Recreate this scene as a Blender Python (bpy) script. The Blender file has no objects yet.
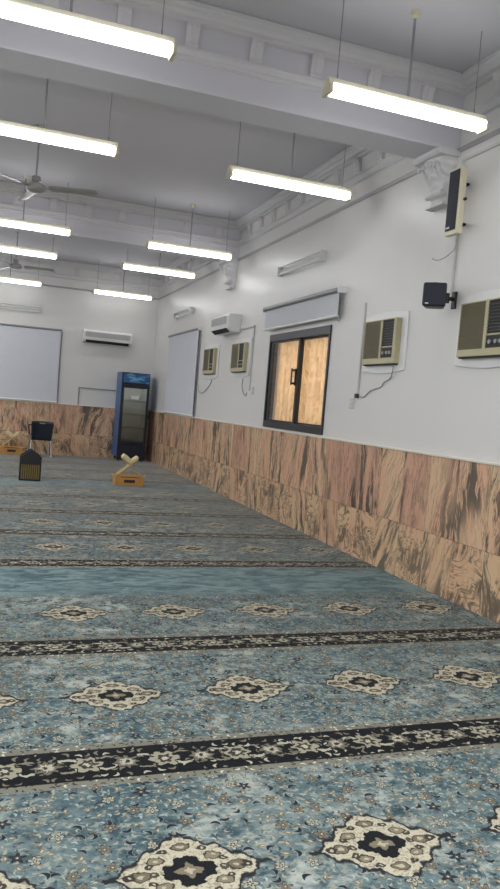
import bpy, math, random
from mathutils import Matrix, Vector
random.seed(7)
PI = math.pi
sc = bpy.context.scene
COL = sc.collection
# ------------------------------------------------------------------ room numbers (metres)
XR, XL, YF, YB = 3.57, -3.2, 16.8, -3.0          # right wall, left wall, far wall, back wall
ZC, ZB = 4.2, 3.64                                # ceiling, underside of the beams
BEAMS = [(-0.32, 0.04), (5.40, 5.76), (11.12, 11.48)]
BAYS = [(0.04, 5.40), (5.76, 11.12), (11.48, YF)]
DADO = 1.11

# ------------------------------------------------------------------ mesh building
class MB:
    def __init__(s):
        s.v, s.f, s.m, s.cur = [], [], [], 0
    def mat(s, i):
        s.cur = i; return s
    def add(s, vs, fs):
        o = len(s.v); s.v += [tuple(p) for p in vs]
        for f in fs:
            s.f.append(tuple(i + o for i in f)); s.m.append(s.cur)
        return s
    def box(s, a, b):
        x0, x1 = sorted((a[0], b[0])); y0, y1 = sorted((a[1], b[1])); z0, z1 = sorted((a[2], b[2]))
        return s.add([(x0,y0,z0),(x1,y0,z0),(x1,y1,z0),(x0,y1,z0),(x0,y0,z1),(x1,y0,z1),(x1,y1,z1),(x0,y1,z1)],
                     [(0,3,2,1),(4,5,6,7),(0,1,5,4),(1,2,6,5),(2,3,7,6),(3,0,4,7)])
    def hexa(s, p):                       # 4 bottom points (ccw from above) + 4 top points
        return s.add(p, [(0,3,2,1),(4,5,6,7),(0,1,5,4),(1,2,6,5),(2,3,7,6),(3,0,4,7)])
    def cyl(s, a, b, r, r2=None, n=16, caps=True):
        a, b = Vector(a), Vector(b); r2 = r if r2 is None else r2
        d = (b - a).normalized(); u = d.orthogonal().normalized(); w = d.cross(u)
        vs = []
        for c, rr in ((a, r), (b, r2)):
            for i in range(n):
                t = 2*PI*i/n; vs.append(c + (u*math.cos(t) + w*math.sin(t))*rr)
        fs = [(i, (i+1) % n, n+(i+1) % n, n+i) for i in range(n)]
        if caps: fs += [tuple(range(n-1, -1, -1)), tuple(range(n, 2*n))]
        return s.add(vs, fs)
    def tube(s, pts, r, n=8):
        P = [Vector(p) for p in pts]; vs = []; up = None
        for i, p in enumerate(P):
            d = (P[min(i+1, len(P)-1)] - P[max(i-1, 0)]).normalized()
            u = d.orthogonal().normalized() if up is None else (up - d*up.dot(d)).normalized()
            up = u; w = d.cross(u)
            for k in range(n):
                t = 2*PI*k/n; vs.append(p + (u*math.cos(t) + w*math.sin(t))*r)
        fs = []
        for i in range(len(P)-1):
            for k in range(n):
                fs.append((i*n+k, i*n+(k+1) % n, (i+1)*n+(k+1) % n, (i+1)*n+k))
        fs += [tuple(range(n-1, -1, -1)), tuple(range((len(P)-1)*n, len(P)*n))]
        return s.add(vs, fs)
    def lathe(s, prof, c=(0,0,0), n=24):  # prof: (radius, z)
        vs = []
        for r, z in prof:
            for i in range(n):
                t = 2*PI*i/n; vs.append((c[0]+max(r,1e-4)*math.cos(t), c[1]+max(r,1e-4)*math.sin(t), c[2]+z))
        fs = []
        for j in range(len(prof)-1):
            for i in range(n):
                fs.append((j*n+i, j*n+(i+1) % n, (j+1)*n+(i+1) % n, (j+1)*n+i))
        fs += [tuple(range(n-1, -1, -1)), tuple(range((len(prof)-1)*n, len(prof)*n))]
        return s.add(vs, fs)
    def prism(s, prof, axis, a, b):       # closed profile of 2-D points swept along an axis
        n = len(prof); vs = []
        for t in (a, b):
            for p, q in prof:
                vs.append((t,p,q) if axis == 'x' else (p,t,q) if axis == 'y' else (p,q,t))
        fs = [(i, (i+1) % n, n+(i+1) % n, n+i) for i in range(n)]
        fs += [tuple(range(n-1, -1, -1)), tuple(range(n, 2*n))]
        return s.add(vs, fs)
    def grid(s, rows):                    # rows of points -> open surface
        n = len(rows[0]); vs = [p for r in rows for p in r]
        return s.add(vs, [(j*n+i, j*n+i+1, (j+1)*n+i+1, (j+1)*n+i) for j in range(len(rows)-1) for i in range(n-1)])
    def xf(s, M, start=0):
        s.v = s.v[:start] + [tuple(M @ Vector(p)) for p in s.v[start:]]; return s
    def build(s, name, mats, parent=None, smooth=False, bevel=0, seg=2, solid=0):
        me = bpy.data.meshes.new(name); me.from_pydata(s.v, [], s.f)
        for m in (mats if isinstance(mats, (list, tuple)) else [mats]): me.materials.append(m)
        for p, i in zip(me.polygons, s.m): p.material_index = i; p.use_smooth = smooth
        import bmesh
        bm = bmesh.new(); bm.from_mesh(me)
        if not solid: bmesh.ops.recalc_face_normals(bm, faces=bm.faces)
        bm.to_mesh(me); bm.free()
        o = bpy.data.objects.new(name, me); COL.objects.link(o)
        if solid:
            md = o.modifiers.new('thickness', 'SOLIDIFY'); md.thickness = solid; md.offset = 0
        if bevel:
            md = o.modifiers.new('bevel', 'BEVEL'); md.width = bevel; md.segments = seg; md.limit_method = 'ANGLE'
            md.angle_limit = math.radians(35); md.harden_normals = False
        if smooth and not bevel:
            try: me.set_sharp_from_angle(angle=math.radians(38))
            except Exception: pass
        if parent: o.parent = parent
        return o

def spline(pts, k=6):
    P = [Vector(p) for p in pts]; out = []
    for i in range(len(P)-1):
        a, b, c, d = P[max(i-1,0)], P[i], P[i+1], P[min(i+2,len(P)-1)]
        for j in range(k):
            t = j/k
            out.append(0.5*((2*b) + (c-a)*t + (2*a-5*b+4*c-d)*t*t + (3*b-a-3*c+d)*t**3))
    return out + [P[-1]]

def tag(o, label, cat, group=None, kind=None):
    o['label'] = label; o['category'] = cat
    if group: o['group'] = group
    if kind: o['kind'] = kind
    return o
def thing(name, label, cat, loc, rz=0, group=None):
    o = bpy.data.objects.new(name, None); COL.objects.link(o); o.empty_display_size = .1
    o.location = loc; o.rotation_euler = (0, 0, rz)
    return tag(o, label, cat, group)
def structure(o, label, cat):
    return tag(o, label, cat, kind='structure')
def dup(root, loc, label, rz=None):
    r = root.copy(); COL.objects.link(r); r.location = loc; r['label'] = label
    if rz is not None: r.rotation_euler = (0, 0, rz)
    for ch in list(root.children):
        c = ch.copy(); COL.objects.link(c); c.parent = r
        for g in list(ch.children):
            d = g.copy(); COL.objects.link(d); d.parent = c
    return r

# ------------------------------------------------------------------ node helpers
def lin(c):
    return tuple(((x/255)/12.92 if x/255 <= .04045 else ((x/255+.055)/1.055)**2.4) for x in c) + (1,)
class E:                                   # a scalar in a node tree, with arithmetic
    def __init__(s, T, sock): s.T, s.s = T, sock
    def op(s, o, *b, clamp=False):
        n = s.T.nodes.new('ShaderNodeMath'); n.operation = o; n.use_clamp = clamp
        for i, x in enumerate((s,) + b):
            if isinstance(x, E): s.T.links.new(x.s, n.inputs[i])
            else: n.inputs[i].default_value = x
        return E(s.T, n.outputs[0])
    def __add__(s, b): return s.op('ADD', b)
    __radd__ = __add__
    def __sub__(s, b): return s.op('SUBTRACT', b)
    def __rsub__(s, b): return s.op('MULTIPLY', -1.0).op('ADD', b)
    def __mul__(s, b): return s.op('MULTIPLY', b)
    __rmul__ = __mul__
    def __truediv__(s, b): return s.op('DIVIDE', b)
    def mod(s, b): return s.op('FLOORED_MODULO', b)
    def abs(s): return s.op('ABSOLUTE')
    def floor(s): return s.op('FLOOR')
    def sin(s): return s.op('SINE')
    def cos(s): return s.op('COSINE')
    def sqrt(s): return s.op('SQRT')
    def lt(s, b): return s.op('LESS_THAN', b)
    def gt(s, b): return s.op('GREATER_THAN', b)
    def mx(s, b): return s.op('MAXIMUM', b)
    def mn(s, b): return s.op('MINIMUM', b)
    def step(s, a, b):                     # smooth 0..1 between a and b (a may exceed b)
        n = s.T.nodes.new('ShaderNodeMapRange'); n.interpolation_type = 'SMOOTHSTEP'
        flip = a > b
        s.T.links.new(s.s, n.inputs['Value'])
        n.inputs['From Min'].default_value = min(a, b); n.inputs['From Max'].default_value = max(a, b)
        n.inputs['To Min'].default_value = 1 if flip else 0; n.inputs['To Max'].default_value = 0 if flip else 1
        return E(s.T, n.outputs[0])
def new_mat(name):
    m = bpy.data.materials.new(name); m.use_nodes = True
    T = m.node_tree; b = T.nodes['Principled BSDF']
    return m, T, b
def coords(T):
    n = T.nodes.new('ShaderNodeTexCoord'); x = T.nodes.new('ShaderNodeSeparateXYZ')
    T.links.new(n.outputs['Object'], x.inputs[0])
    return [E(T, x.outputs[i]) for i in range(3)]
def vec(T, x, y, z=0.0):
    n = T.nodes.new('ShaderNodeCombineXYZ')
    for i, c in enumerate((x, y, z)):
        if isinstance(c, E): T.links.new(c.s, n.inputs[i])
        else: n.inputs[i].default_value = c
    return n.outputs[0]
def noise(T, v, scale=1, detail=2, rough=.5, dist=0, dims='3D'):
    n = T.nodes.new('ShaderNodeTexNoise'); n.noise_dimensions = dims
    T.links.new(v, n.inputs['Vector'])
    n.inputs['Scale'].default_value = scale; n.inputs['Detail'].default_value = detail
    n.inputs['Roughness'].default_value = rough; n.inputs['Distortion'].default_value = dist
    return E(T, n.outputs['Fac'])
def white(T, v):
    n = T.nodes.new('ShaderNodeTexWhiteNoise'); n.noise_dimensions = '3D'; T.links.new(v, n.inputs['Vector'])
    s = T.nodes.new('ShaderNodeSeparateColor'); T.links.new(n.outputs['Color'], s.inputs[0])
    return [E(T, s.outputs[i]) for i in range(3)]
def mix(T, f, a, b):
    n = T.nodes.new('ShaderNodeMix'); n.data_type = 'RGBA'; n.clamp_factor = True
    if isinstance(f, E): T.links.new(f.s, n.inputs[0])
    else: n.inputs[0].default_value = f
    for i, c in ((6, a), (7, b)):
        if isinstance(c, tuple): n.inputs[i].default_value = c
        else: T.links.new(c, n.inputs[i])
    return n.outputs[2]
def plain(name, rgb, rough=.5, metal=0, var=.06, vscale=6, spec=.5, bump=0, emit=None, estr=0):
    m, T, b = new_mat(name)
    x, y, z = coords(T)
    n = noise(T, vec(T, x, y, z), vscale, 3)
    c = lin(rgb); d = tuple(v*(1-var*2) for v in c[:3]) + (1,)
    T.links.new(mix(T, n, d, c), b.inputs['Base Color'])
    b.inputs['Roughness'].default_value = rough; b.inputs['Metallic'].default_value = metal
    b.inputs['Specular IOR Level'].default_value = spec
    if bump:
        n2 = noise(T, vec(T, x, y, z), 90, 3)
        bp = T.nodes.new('ShaderNodeBump'); bp.inputs['Strength'].default_value = bump; bp.inputs['Distance'].default_value = .004
        T.links.new(n2.s, bp.inputs['Height']); T.links.new(bp.outputs[0], b.inputs['Normal'])
    if emit:
        b.inputs['Emission Color'].default_value = lin(emit); b.inputs['Emission Strength'].default_value = estr
    return m

TUBE = 8.0
M = {}
M['wall'] = plain('wall_paint', (218,216,214), .38, var=.012, vscale=1.2, spec=.45, bump=.03)
M['ceiling'] = plain('ceiling_paint', (206,204,210), .7, var=.015, vscale=1.0, spec=.25)
M['plaster'] = plain('cornice_plaster', (214,212,214), .6, var=.03, vscale=8, spec=.3)
M['white_plastic'] = plain('white_plastic', (226,226,226), .4, var=.02)
M['white_metal'] = plain('white_enamel', (215,216,212), .35, var=.02)
M['cream'] = plain('cream_enamel', (215,208,182), .4, var=.03)
M['fixture'] = plain('cream_fixture_enamel', (222,216,192), .4, var=.02)
M['tube'] = plain('lit_tube', (255,255,255), .4, emit=(248,250,254), estr=TUBE)
M['dead_tube'] = plain('unlit_tube', (226,229,229), .25, var=.02)
M['dark_metal'] = plain('dark_grey_metal', (75,75,78), .45, .4)
M['grey_metal'] = plain('grey_metal', (150,150,152), .4, .3)
M['chrome'] = plain('chrome', (205,205,208), .22, .9)
M['frame'] = plain('dark_window_frame', (38,41,48), .4)
M['black'] = plain('black_plastic', (24,25,29), .42)
M['navy'] = plain('navy_plastic', (30,36,50), .42)
M['grille'] = plain('speaker_grille_cloth', (34,38,52), .7, bump=.4)
M['ac_beige'] = plain('aged_beige_plastic', (188,180,146), .5, var=.05)
M['ac_grille'] = plain('dull_olive_plastic', (126,118,92), .55, var=.08)
M['ac_dark'] = plain('dark_vent', (40,40,38), .6)
M['fan'] = plain('fan_enamel', (170,168,166), .35, .2)
M['wood'] = plain('light_wood', (196,144,74), .5, var=.14, vscale=14)
M['pale_wood'] = plain('pale_wood', (214,186,130), .5, var=.1, vscale=14)
M['paper'] = plain('cream_paper', (226,212,168), .7, var=.05)
M['slat'] = plain('olive_brown_slats', (132,112,58), .55, var=.2, vscale=20)
M['fridge_blue'] = plain('fridge_blue', (52,104,164), .35, var=.12, vscale=3)
M['fridge_dark'] = plain('fridge_navy', (20,28,46), .35)
M['fridge_in'] = plain('fridge_interior', (222,222,214), .5, var=.05)
M['shelf'] = plain('shelf_wire', (188,190,186), .35, .4)
M['socket'] = plain('socket_plastic', (205,204,200), .4)
M['ledge'] = plain('cream_stone_ledge', (226,221,208), .4, var=.03)

# fridge header: blue with pale wavy streaks
m, T, b = new_mat('fridge_header_print'); x, y, z = coords(T)
n = noise(T, vec(T, x*7, y, z*22), 1, 3, .55, .6)
T.links.new(mix(T, n.step(.46, .66), lin((34,92,150)), lin((120,178,214))), b.inputs['Base Color'])
b.inputs['Roughness'].default_value = .3; M['header'] = m

# woven roller-blind fabric
def fabric(name, rgb):
    m, T, b = new_mat(name); x, y, z = coords(T)
    n = noise(T, vec(T, x*60, y*60, z*9), 1, 2); n2 = noise(T, vec(T, x, y, z), 5, 3)
    c = lin(rgb); d = tuple(v*.86 for v in c[:3]) + (1,)
    T.links.new(mix(T, (n*.6 + n2*.4), d, c), b.inputs['Base Color'])
    b.inputs['Roughness'].default_value = .85; b.inputs['Specular IOR Level'].default_value = .2
    return m
M['blind'] = fabric('grey_blind_fabric', (212,214,220))
M['blind2'] = fabric('pale_blind_fabric', (214,216,224))

# glass: mostly clear with a sharp reflection
def glass(name, refl, tint=(255,255,255)):
    m, T, b = new_mat(name); T.nodes.remove(b)
    tr = T.nodes.new('ShaderNodeBsdfTransparent'); tr.inputs[0].default_value = lin(tint)
    gl = T.nodes.new('ShaderNodeBsdfGlossy'); gl.inputs['Roughness'].default_value = .06
    mx_ = T.nodes.new('ShaderNodeMixShader'); fr = T.nodes.new('ShaderNodeLayerWeight'); fr.inputs['Blend'].default_value = .5
    f = E(T, fr.outputs['Facing']).op('POWER', 4.0)*.6 + refl
    T.links.new(f.s, mx_.inputs[0]); T.links.new(tr.outputs[0], mx_.inputs[1]); T.links.new(gl.outputs[0], mx_.inputs[2])
    T.links.new(mx_.outputs[0], T.nodes['Material Output'].inputs[0]); return m
M['glass'] = glass('clear_glass', .02)
M['fridge_glass'] = glass('fridge_glass', .06, (205,205,200))

# curtain; daylight behind it and lighter folds are put into its colour and glow
m, T, b = new_mat('glowing_damask_curtain'); x, y, z = coords(T)
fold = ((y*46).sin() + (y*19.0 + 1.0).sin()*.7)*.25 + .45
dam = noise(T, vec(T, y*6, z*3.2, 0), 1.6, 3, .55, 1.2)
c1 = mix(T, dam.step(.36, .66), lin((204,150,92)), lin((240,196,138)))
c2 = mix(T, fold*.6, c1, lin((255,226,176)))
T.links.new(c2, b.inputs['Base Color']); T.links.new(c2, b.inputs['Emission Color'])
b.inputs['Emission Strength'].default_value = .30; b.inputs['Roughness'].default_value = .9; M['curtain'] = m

# veined marble cladding, set in two courses of narrow slabs
m, T, b = new_mat('veined_marble'); x, y, z = coords(T)
TW = .405; ZJ = .475
u = x + y
iu = (u/TW).floor(); up = z.gt(ZJ); lu = u.mod(TW)
r1, r2, r3 = white(T, vec(T, iu, up, 3.0))
mir = r3.gt(.5)*2.0 - 1.0
sl = (r1 - .5)*.7 + .12
us = u*mir + z*sl
off = r2*40
wob = (noise(T, vec(T, u*3, z*3, off), 1.4, 2) - .5)
# upper course: steep dark streaks
nu = noise(T, vec(T, (us + wob*.10)*9.5, z*1.35, off), 1, 5, .62, .5)
fine = noise(T, vec(T, (us + wob*.12)*30, z*4, off), 1, 4, .6, .8)
clu = noise(T, vec(T, us*2.6, z*.7, off + 3.0), 1, 2)
du = (nu + (fine - .5)*.40).step(.50, .57)*clu.step(.40, .54)
du = du.mx((nu + (fine - .5)*.2).step(.455, .475)*(nu + (fine - .5)*.2).step(.505, .485)*.55)
# lower course: folded contour veins
nl = noise(T, vec(T, u*1.9, z*2.6, off), 1.25, 3, .55, .9)
con = ((nl + (fine - .5)*.03)*13.0).mod(1.0); con = (con - .5).abs()*2.0
patch = noise(T, vec(T, u, z, off + 7.0), 3.2, 3, .6, .6)
dl = con.step(.50, .08)*patch.step(.30, .50)*.85
dl = dl.mx(patch.step(.47, .60)*fine.step(.36, .54)*.9)
swap = r1.gt(.72)                       # a few lower slabs are streaky too
dl = dl*(1.0 - swap) + du*swap
dark = du*up + dl*(1.0 - up)
tone = noise(T, vec(T, us*3.2, z*1.1, off), 1, 3)
base = mix(T, tone.step(.36, .64), lin((214,170,140)), lin((216,184,150)))
base = mix(T, r2.step(.62, .95)*.55, base, lin((186,138,120)))
base = mix(T, (1.0 - up)*.40, base, lin((210,180,142)))
base = mix(T, fine.step(.50, .72)*.45, base, lin((136,106,86)))
vein = mix(T, r3, lin((44,46,54)), lin((76,76,68)))
colr = mix(T, dark*.86, base, vein)
edge = (lu - TW*.5).abs().step(TW*.5-.004, TW*.5-.001).mx((z - ZJ).abs().step(.004, .001))
colr = mix(T, edge*.55, colr, lin((80,66,54)))
T.links.new(colr, b.inputs['Base Color']); b.inputs['Roughness'].default_value = .33
b.inputs['Specular IOR Level'].default_value = .35
M['marble'] = m

# ------------------------------------------------------------------ carpet pattern
m, T, b = new_mat('floral_prayer_carpet'); x, y, z = coords(T)
P3 = vec(T, x, y, 0)
SEC = 6.11; PER = 1.345
s = (y - 6.19).mod(SEC)
row = s + PER*.5
dsig = row.mod(PER) - PER*.5                        # signed distance to the nearest row border
far_s = SEC - s
inb = s.lt(4.9)
d0 = dsig.abs()*inb + far_s*(1.0 - inb)             # distance to a border that is really there
dv = dsig*inb - far_s*(1.0 - inb)
blue = s.step(5.02, 5.20)*s.lt(SEC - .1)            # the plain strip between sections
big = noise(T, P3, 2.6, 4, .62, .3)
mid = noise(T, P3, 11, 3, .6, .4)
tuft = noise(T, P3, 160, 2, .6)
cloud = noise(T, vec(T, x*1.5, y*2.6, 4.0), 1.9, 5, .68, .5)
g = mix(T, (big*.35 + mid*.3 + cloud*.35).step(.38, .62), lin((76,102,113)), lin((128,144,148)))
g = mix(T, cloud.step(.50, .66)*mid.step(.38, .56)*.85, g, lin((196,200,196)))
g = mix(T, mid.step(.47, .34)*.7, g, lin((54,74,86)))
sm = noise(T, vec(T, x, y*1.3, 2.0), 30, 2, .6, .6)
g = mix(T, sm.step(.53, .64)*.55, g, lin((184,184,174)))
g = mix(T, sm.step(.45, .34)*.5, g, lin((58,74,84)))
plain_g = mix(T, noise(T, vec(T, x*3.4, y*7.5, 0), 1, 5, .65, 1.2).step(.36, .62), lin((80,108,119)), lin((140,162,166)))
def motif(scale, seed, petals, rad, lo, hi):
    """Scattered five-petalled flowers or leaves: returns (inside, core, outline, three random numbers)."""
    px, py = x*scale + seed, y*scale - seed*1.7
    n = T.nodes.new('ShaderNodeTexVoronoi'); n.voronoi_dimensions = '2D'; n.feature = 'F1'
    n.inputs['Scale'].default_value = 1.0; n.inputs['Randomness'].default_value = .85
    T.links.new(vec(T, px, py, 0), n.inputs['Vector'])
    sp = T.nodes.new('ShaderNodeSeparateXYZ'); T.links.new(n.outputs['Position'], sp.inputs[0])
    sc_ = T.nodes.new('ShaderNodeSeparateColor'); T.links.new(n.outputs['Color'], sc_.inputs[0])
    ra, rb, rc = [E(T, sc_.outputs[i]) for i in range(3)]
    dx, dy = px - E(T, sp.outputs[0]), py - E(T, sp.outputs[1])
    th = ra*6.283
    c_, s_ = th.cos(), th.sin()
    qx, qy = dx*c_ + dy*s_, dy*c_ - dx*s_
    size = rb*(hi - lo) + lo
    if petals:
        a = qy.op('ARCTAN2', qx)
        r = (dx*dx + dy*dy).sqrt()
        k = r/size/((a*float(petals)).cos()*.28 + .74)
    else:
        bend = qy + qx*qx/size*.7
        k = ((qx/size)*(qx/size) + (bend/size*2.6)*(bend/size*2.6)).sqrt()
    return k, ra, rb, rc
# thin vines
vn = noise(T, P3, 7.0, 1, .5, .5)
vine = ((vn*7.0).mod(1.0) - .5).abs().step(.035, .012)
g2 = mix(T, vine*.7, g, mix(T, big.step(.47, .53), lin((44,52,60)), lin((120,108,92))))
vn2 = noise(T, P3, 11.0, 1, .5, .9)
vine2 = ((vn2*5.0).mod(1.0) - .5).abs().step(.035, .014)
g2 = mix(T, vine2*.6, g2, lin((168,160,142)))
k, ra, rb, rc = motif(30.0, 3.3, 0, .3, .22, .38)      # small leaves
leafc = mix(T, rc.gt(.38), lin((46,56,66)), lin((186,180,162)))
leafc = mix(T, ra.gt(.75), leafc, lin((190,204,206)))
g2 = mix(T, k.step(1.0, .8)*rb.gt(.25)*.85, g2, leafc)
k, ra, rb, rc = motif(18.0, 8.1, 0, .3, .24, .40)      # larger curled leaves
leafc = mix(T, rc.gt(.30), lin((36,42,54)), lin((142,128,108)))
g2 = mix(T, k.step(1.22, 1.05)*rc.lt(.3)*rb.gt(.35)*.5, g2, lin((176,184,182)))
g2 = mix(T, k.step(1.0, .85)*rb.gt(.35), g2, leafc)
g2 = mix(T, k.step(.45, .3)*rb.gt(.35)*rc.gt(.3), g2, lin((208,202,184)))
k, ra, rb, rc = motif(10.5, 1.7, 5, .3, .17, .28)       # flowers
sel = rb.gt(.30)
g2 = mix(T, k.step(1.32, 1.15)*sel*.9, g2, lin((40,42,48)))
petc = mix(T, rc.gt(.35), lin((186,182,168)), lin((138,126,110)))
petc = mix(T, rc.gt(.86), petc, lin((44,48,60)))
g2 = mix(T, k.step(1.05, .95)*sel, g2, petc)
g2 = mix(T, k.step(.55, .45)*sel, g2, lin((84,74,66)))
g2 = mix(T, k.step(.26, .16)*sel, g2, lin((214,206,188)))
# medallions
MX = .655
wx = noise(T, P3, 38, 2) - .5; wy = noise(T, vec(T, y, x, 5.0), 38, 2) - .5
xo3 = y.gt(4.15)*y.lt(5.2)*.048
mu = ((x - .664 + xo3 + wx*.03 + MX*.5).mod(MX) - MX*.5).abs()
mvs = (s - .643 + wy*.03 + PER*.5).mod(PER) - PER*.5
mv = mvs.abs()
ang = mv.op('ARCTAN2', mu)
k = mu/.235 + mv/.182
k = k + (mu*88.0 + 1.0).sin()*.06 + (mv*46.0).sin()*.03
inm = s.lt(5.05)
fin = ((mu/.024)*(mu/.024) + ((mv - .150)/.024)*((mv - .150)/.024)).sqrt()
km = k.mn(fin)
g3 = mix(T, km.step(1.12, 1.06)*inm, g2, lin((42,42,46)))
md = mix(T, noise(T, P3, 75, 2, .6, 1.0).step(.52, .60)*.7, lin((212,202,182)), lin((138,126,108)))
def blob(cx, cy, rx, ry):
    e = ((mu - cx)/rx)*((mu - cx)/rx) + ((mv - cy)/ry)*((mv - cy)/ry)
    return e.sqrt()
for cx, cy, rx, ry, colb in ((.150,.0,.028,.020,(128,116,98)), (0.0,.120,.028,.018,(128,116,98)), (.092,.062,.024,.017,(146,134,114)),
                             (.184,.0,.016,.014,(60,56,54)), (.062,.104,.013,.010,(70,64,60)), (.118,.042,.012,.010,(70,64,60)), (.108,.0,.012,.012,(90,82,74))):
    e = blob(cx, cy, rx, ry)
    md = mix(T, e.step(1.28, 1.16), md, lin((74,66,60)))
    md = mix(T, e.step(1.05, .9), md, lin(colb))
    md = mix(T, e.step(.45, .3), md, lin((198,188,168)))
kc = mu/.100 + mv/.082 + (mu*150.0).sin()*.10 + (mv*170.0).sin()*.08
md = mix(T, kc.step(1.02, .95), md, lin((24,25,30)))
kf = (mu*mu + mv*mv*1.5).sqrt()/((ang*4.0).cos()*.010 + .038)
md = mix(T, kf.step(1.0, .9), md, lin((140,128,110)))
md = mix(T, kf.step(.45, .35), md, lin((196,186,164)))
g3 = mix(T, km.step(1.02, .97)*inm, g3, md)
# the plain strip, with a trace of ghost pattern
g3 = mix(T, blue, g3, plain_g)
# row borders
bd = mix(T, noise(T, P3, 40, 2).step(.45, .6)*.4, lin((10,12,18)), lin((24,26,34)))
dw = dv + wy*.03; xw = x + wx*.05
scr = (dw - (xw*20.944).sin()*.045).abs()
bd = mix(T, scr.step(.010, .007), bd, lin((196,190,174)))
scr2 = (dw + (xw*20.944).sin()*.052).abs()
bd = mix(T, scr2.step(.007, .005), bd, lin((150,142,128)))
k, ra, rb, rc = motif(23.0, 5.9, 0, .3, .26, .48)
bd = mix(T, k.step(1.0, .85)*rb.gt(.22), bd, mix(T, rc.gt(.45), lin((202,196,180)), lin((134,126,112))))
def ros(uu, vv, r0, pet, cols):
    global bd
    a = vv.op('ARCTAN2', uu); r = (uu*uu + vv*vv).sqrt()/((a*pet).cos()*r0*.2 + r0)
    bd = mix(T, r.step(1.22, 1.12), bd, lin((10,12,18)))
    bd = mix(T, r.step(1.02, .94), bd, lin(cols[0]))
    bd = mix(T, r.step(.62, .54), bd, lin(cols[1]))
    bd = mix(T, r.step(.3, .22), bd, lin(cols[2]))
bu = xw.mod(.30) - .15
ros(bu, dw, .054, 6.0, ((176,168,150), (60,58,58), (206,198,180)))
ros((xw + .15).mod(.30) - .15, dw, .044, 8.0, ((122,114,102), (200,192,174), (48,48,52)))
g3 = mix(T, d0.step(.166, .160), g3, lin((150,146,134)))
k, ra, rb, rc = motif(34.0, 2.2, 0, .3, .30, .48)
gd = mix(T, k.step(1.0, .85), lin((138,134,124)), mix(T, rc.gt(.3), lin((232,226,210)), lin((62,60,60))))
g3 = mix(T, d0.step(.160, .157), g3, gd)
g3 = mix(T, d0.step(.120, .117), g3, lin((14,14,18)))
g3 = mix(T, d0.step(.108, .105), g3, bd)
g3 = mix(T, (tuft - .5).abs()*.5, g3, lin((120,130,134)))
mm = T.nodes.new('ShaderNodeMix'); mm.data_type = 'RGBA'; mm.blend_type = 'MULTIPLY'; mm.inputs[0].default_value = 1
T.links.new(g3, mm.inputs[6]); mm.inputs[7].default_value = (.615,.635,.60,1); g3 = mm.outputs[2]
T.links.new(g3, b.inputs['Base Color'])
b.inputs['Roughness'].default_value = .95; b.inputs['Specular IOR Level'].default_value = .15
b.inputs['Sheen Weight'].default_value = 1.0; b.inputs['Sheen Roughness'].default_value = .16
bp = T.nodes.new('ShaderNodeBump'); bp.inputs['Strength'].default_value = .35; bp.inputs['Distance'].default_value = .006
T.links.new((tuft*.6 + mid*.8).s, bp.inputs['Height']); T.links.new(bp.outputs[0], b.inputs['Normal'])
M['carpet'] = m

# ------------------------------------------------------------------ the shell
structure(MB().box((XL-.2, YB-.2, -.15), (XR+.2, YF+.2, -.012)).build('floor', plain('floor_screed', (120,118,114), .8)),
          'bare screed floor under the carpet', 'floor')
tag(MB().box((XL+.005, YB+.005, -.011), (XR-.022, YF-.022, 0)).build('carpet', M['carpet']),
    'blue grey floral prayer carpet with cream diamonds and dark borders, covering the whole floor', 'carpet')
structure(MB().box((XL-.2, YB-.2, ZC), (XR+.2, YF+.2, ZC+.15)).build('ceiling', M['ceiling']), 'flat pale ceiling between the beams', 'ceiling')
WY0, WY1, WZ0, WZ1 = 7.55, 9.42, 1.15, 2.375       # window opening
wr = MB()
wr.box((XR, YB-.2, -.012), (XR+.2, WY0, ZC)); wr.box((XR, WY1, -.012), (XR+.2, YF+.2, ZC))
wr.box((XR, WY0, -.012), (XR+.2, WY1, WZ0)); wr.box((XR, WY0, WZ1), (XR+.2, WY1, ZC))
structure(wr.build('wall_right', M['wall']), 'long white right wall with the window', 'wall')
structure(MB().box((XL-.2, YF, -.012), (XR, YF+.2, ZC)).build('wall_far', M['wall']), 'white far end wall', 'wall')
structure(MB().box((XL-.2, YB-.2, -.012), (XR, YB, ZC)).build('wall_back', M['wall']), 'white wall behind the viewer', 'wall')
structure(MB().box((XL-.2, YB, -.012), (XL, YF, ZC)).build('wall_left', M['wall']), 'white left wall outside the photo', 'wall')
for i, (y0, y1) in enumerate(BEAMS):
    structure(MB().box((XL, y0, ZB), (XR, y1, ZC)).build('ceiling_beam', M['ceiling'], bevel=.006),
              ['plain beam over the viewer', 'nearest white beam crossing the ceiling', 'white ceiling beam farther down the hall'][i], 'beam')
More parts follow.
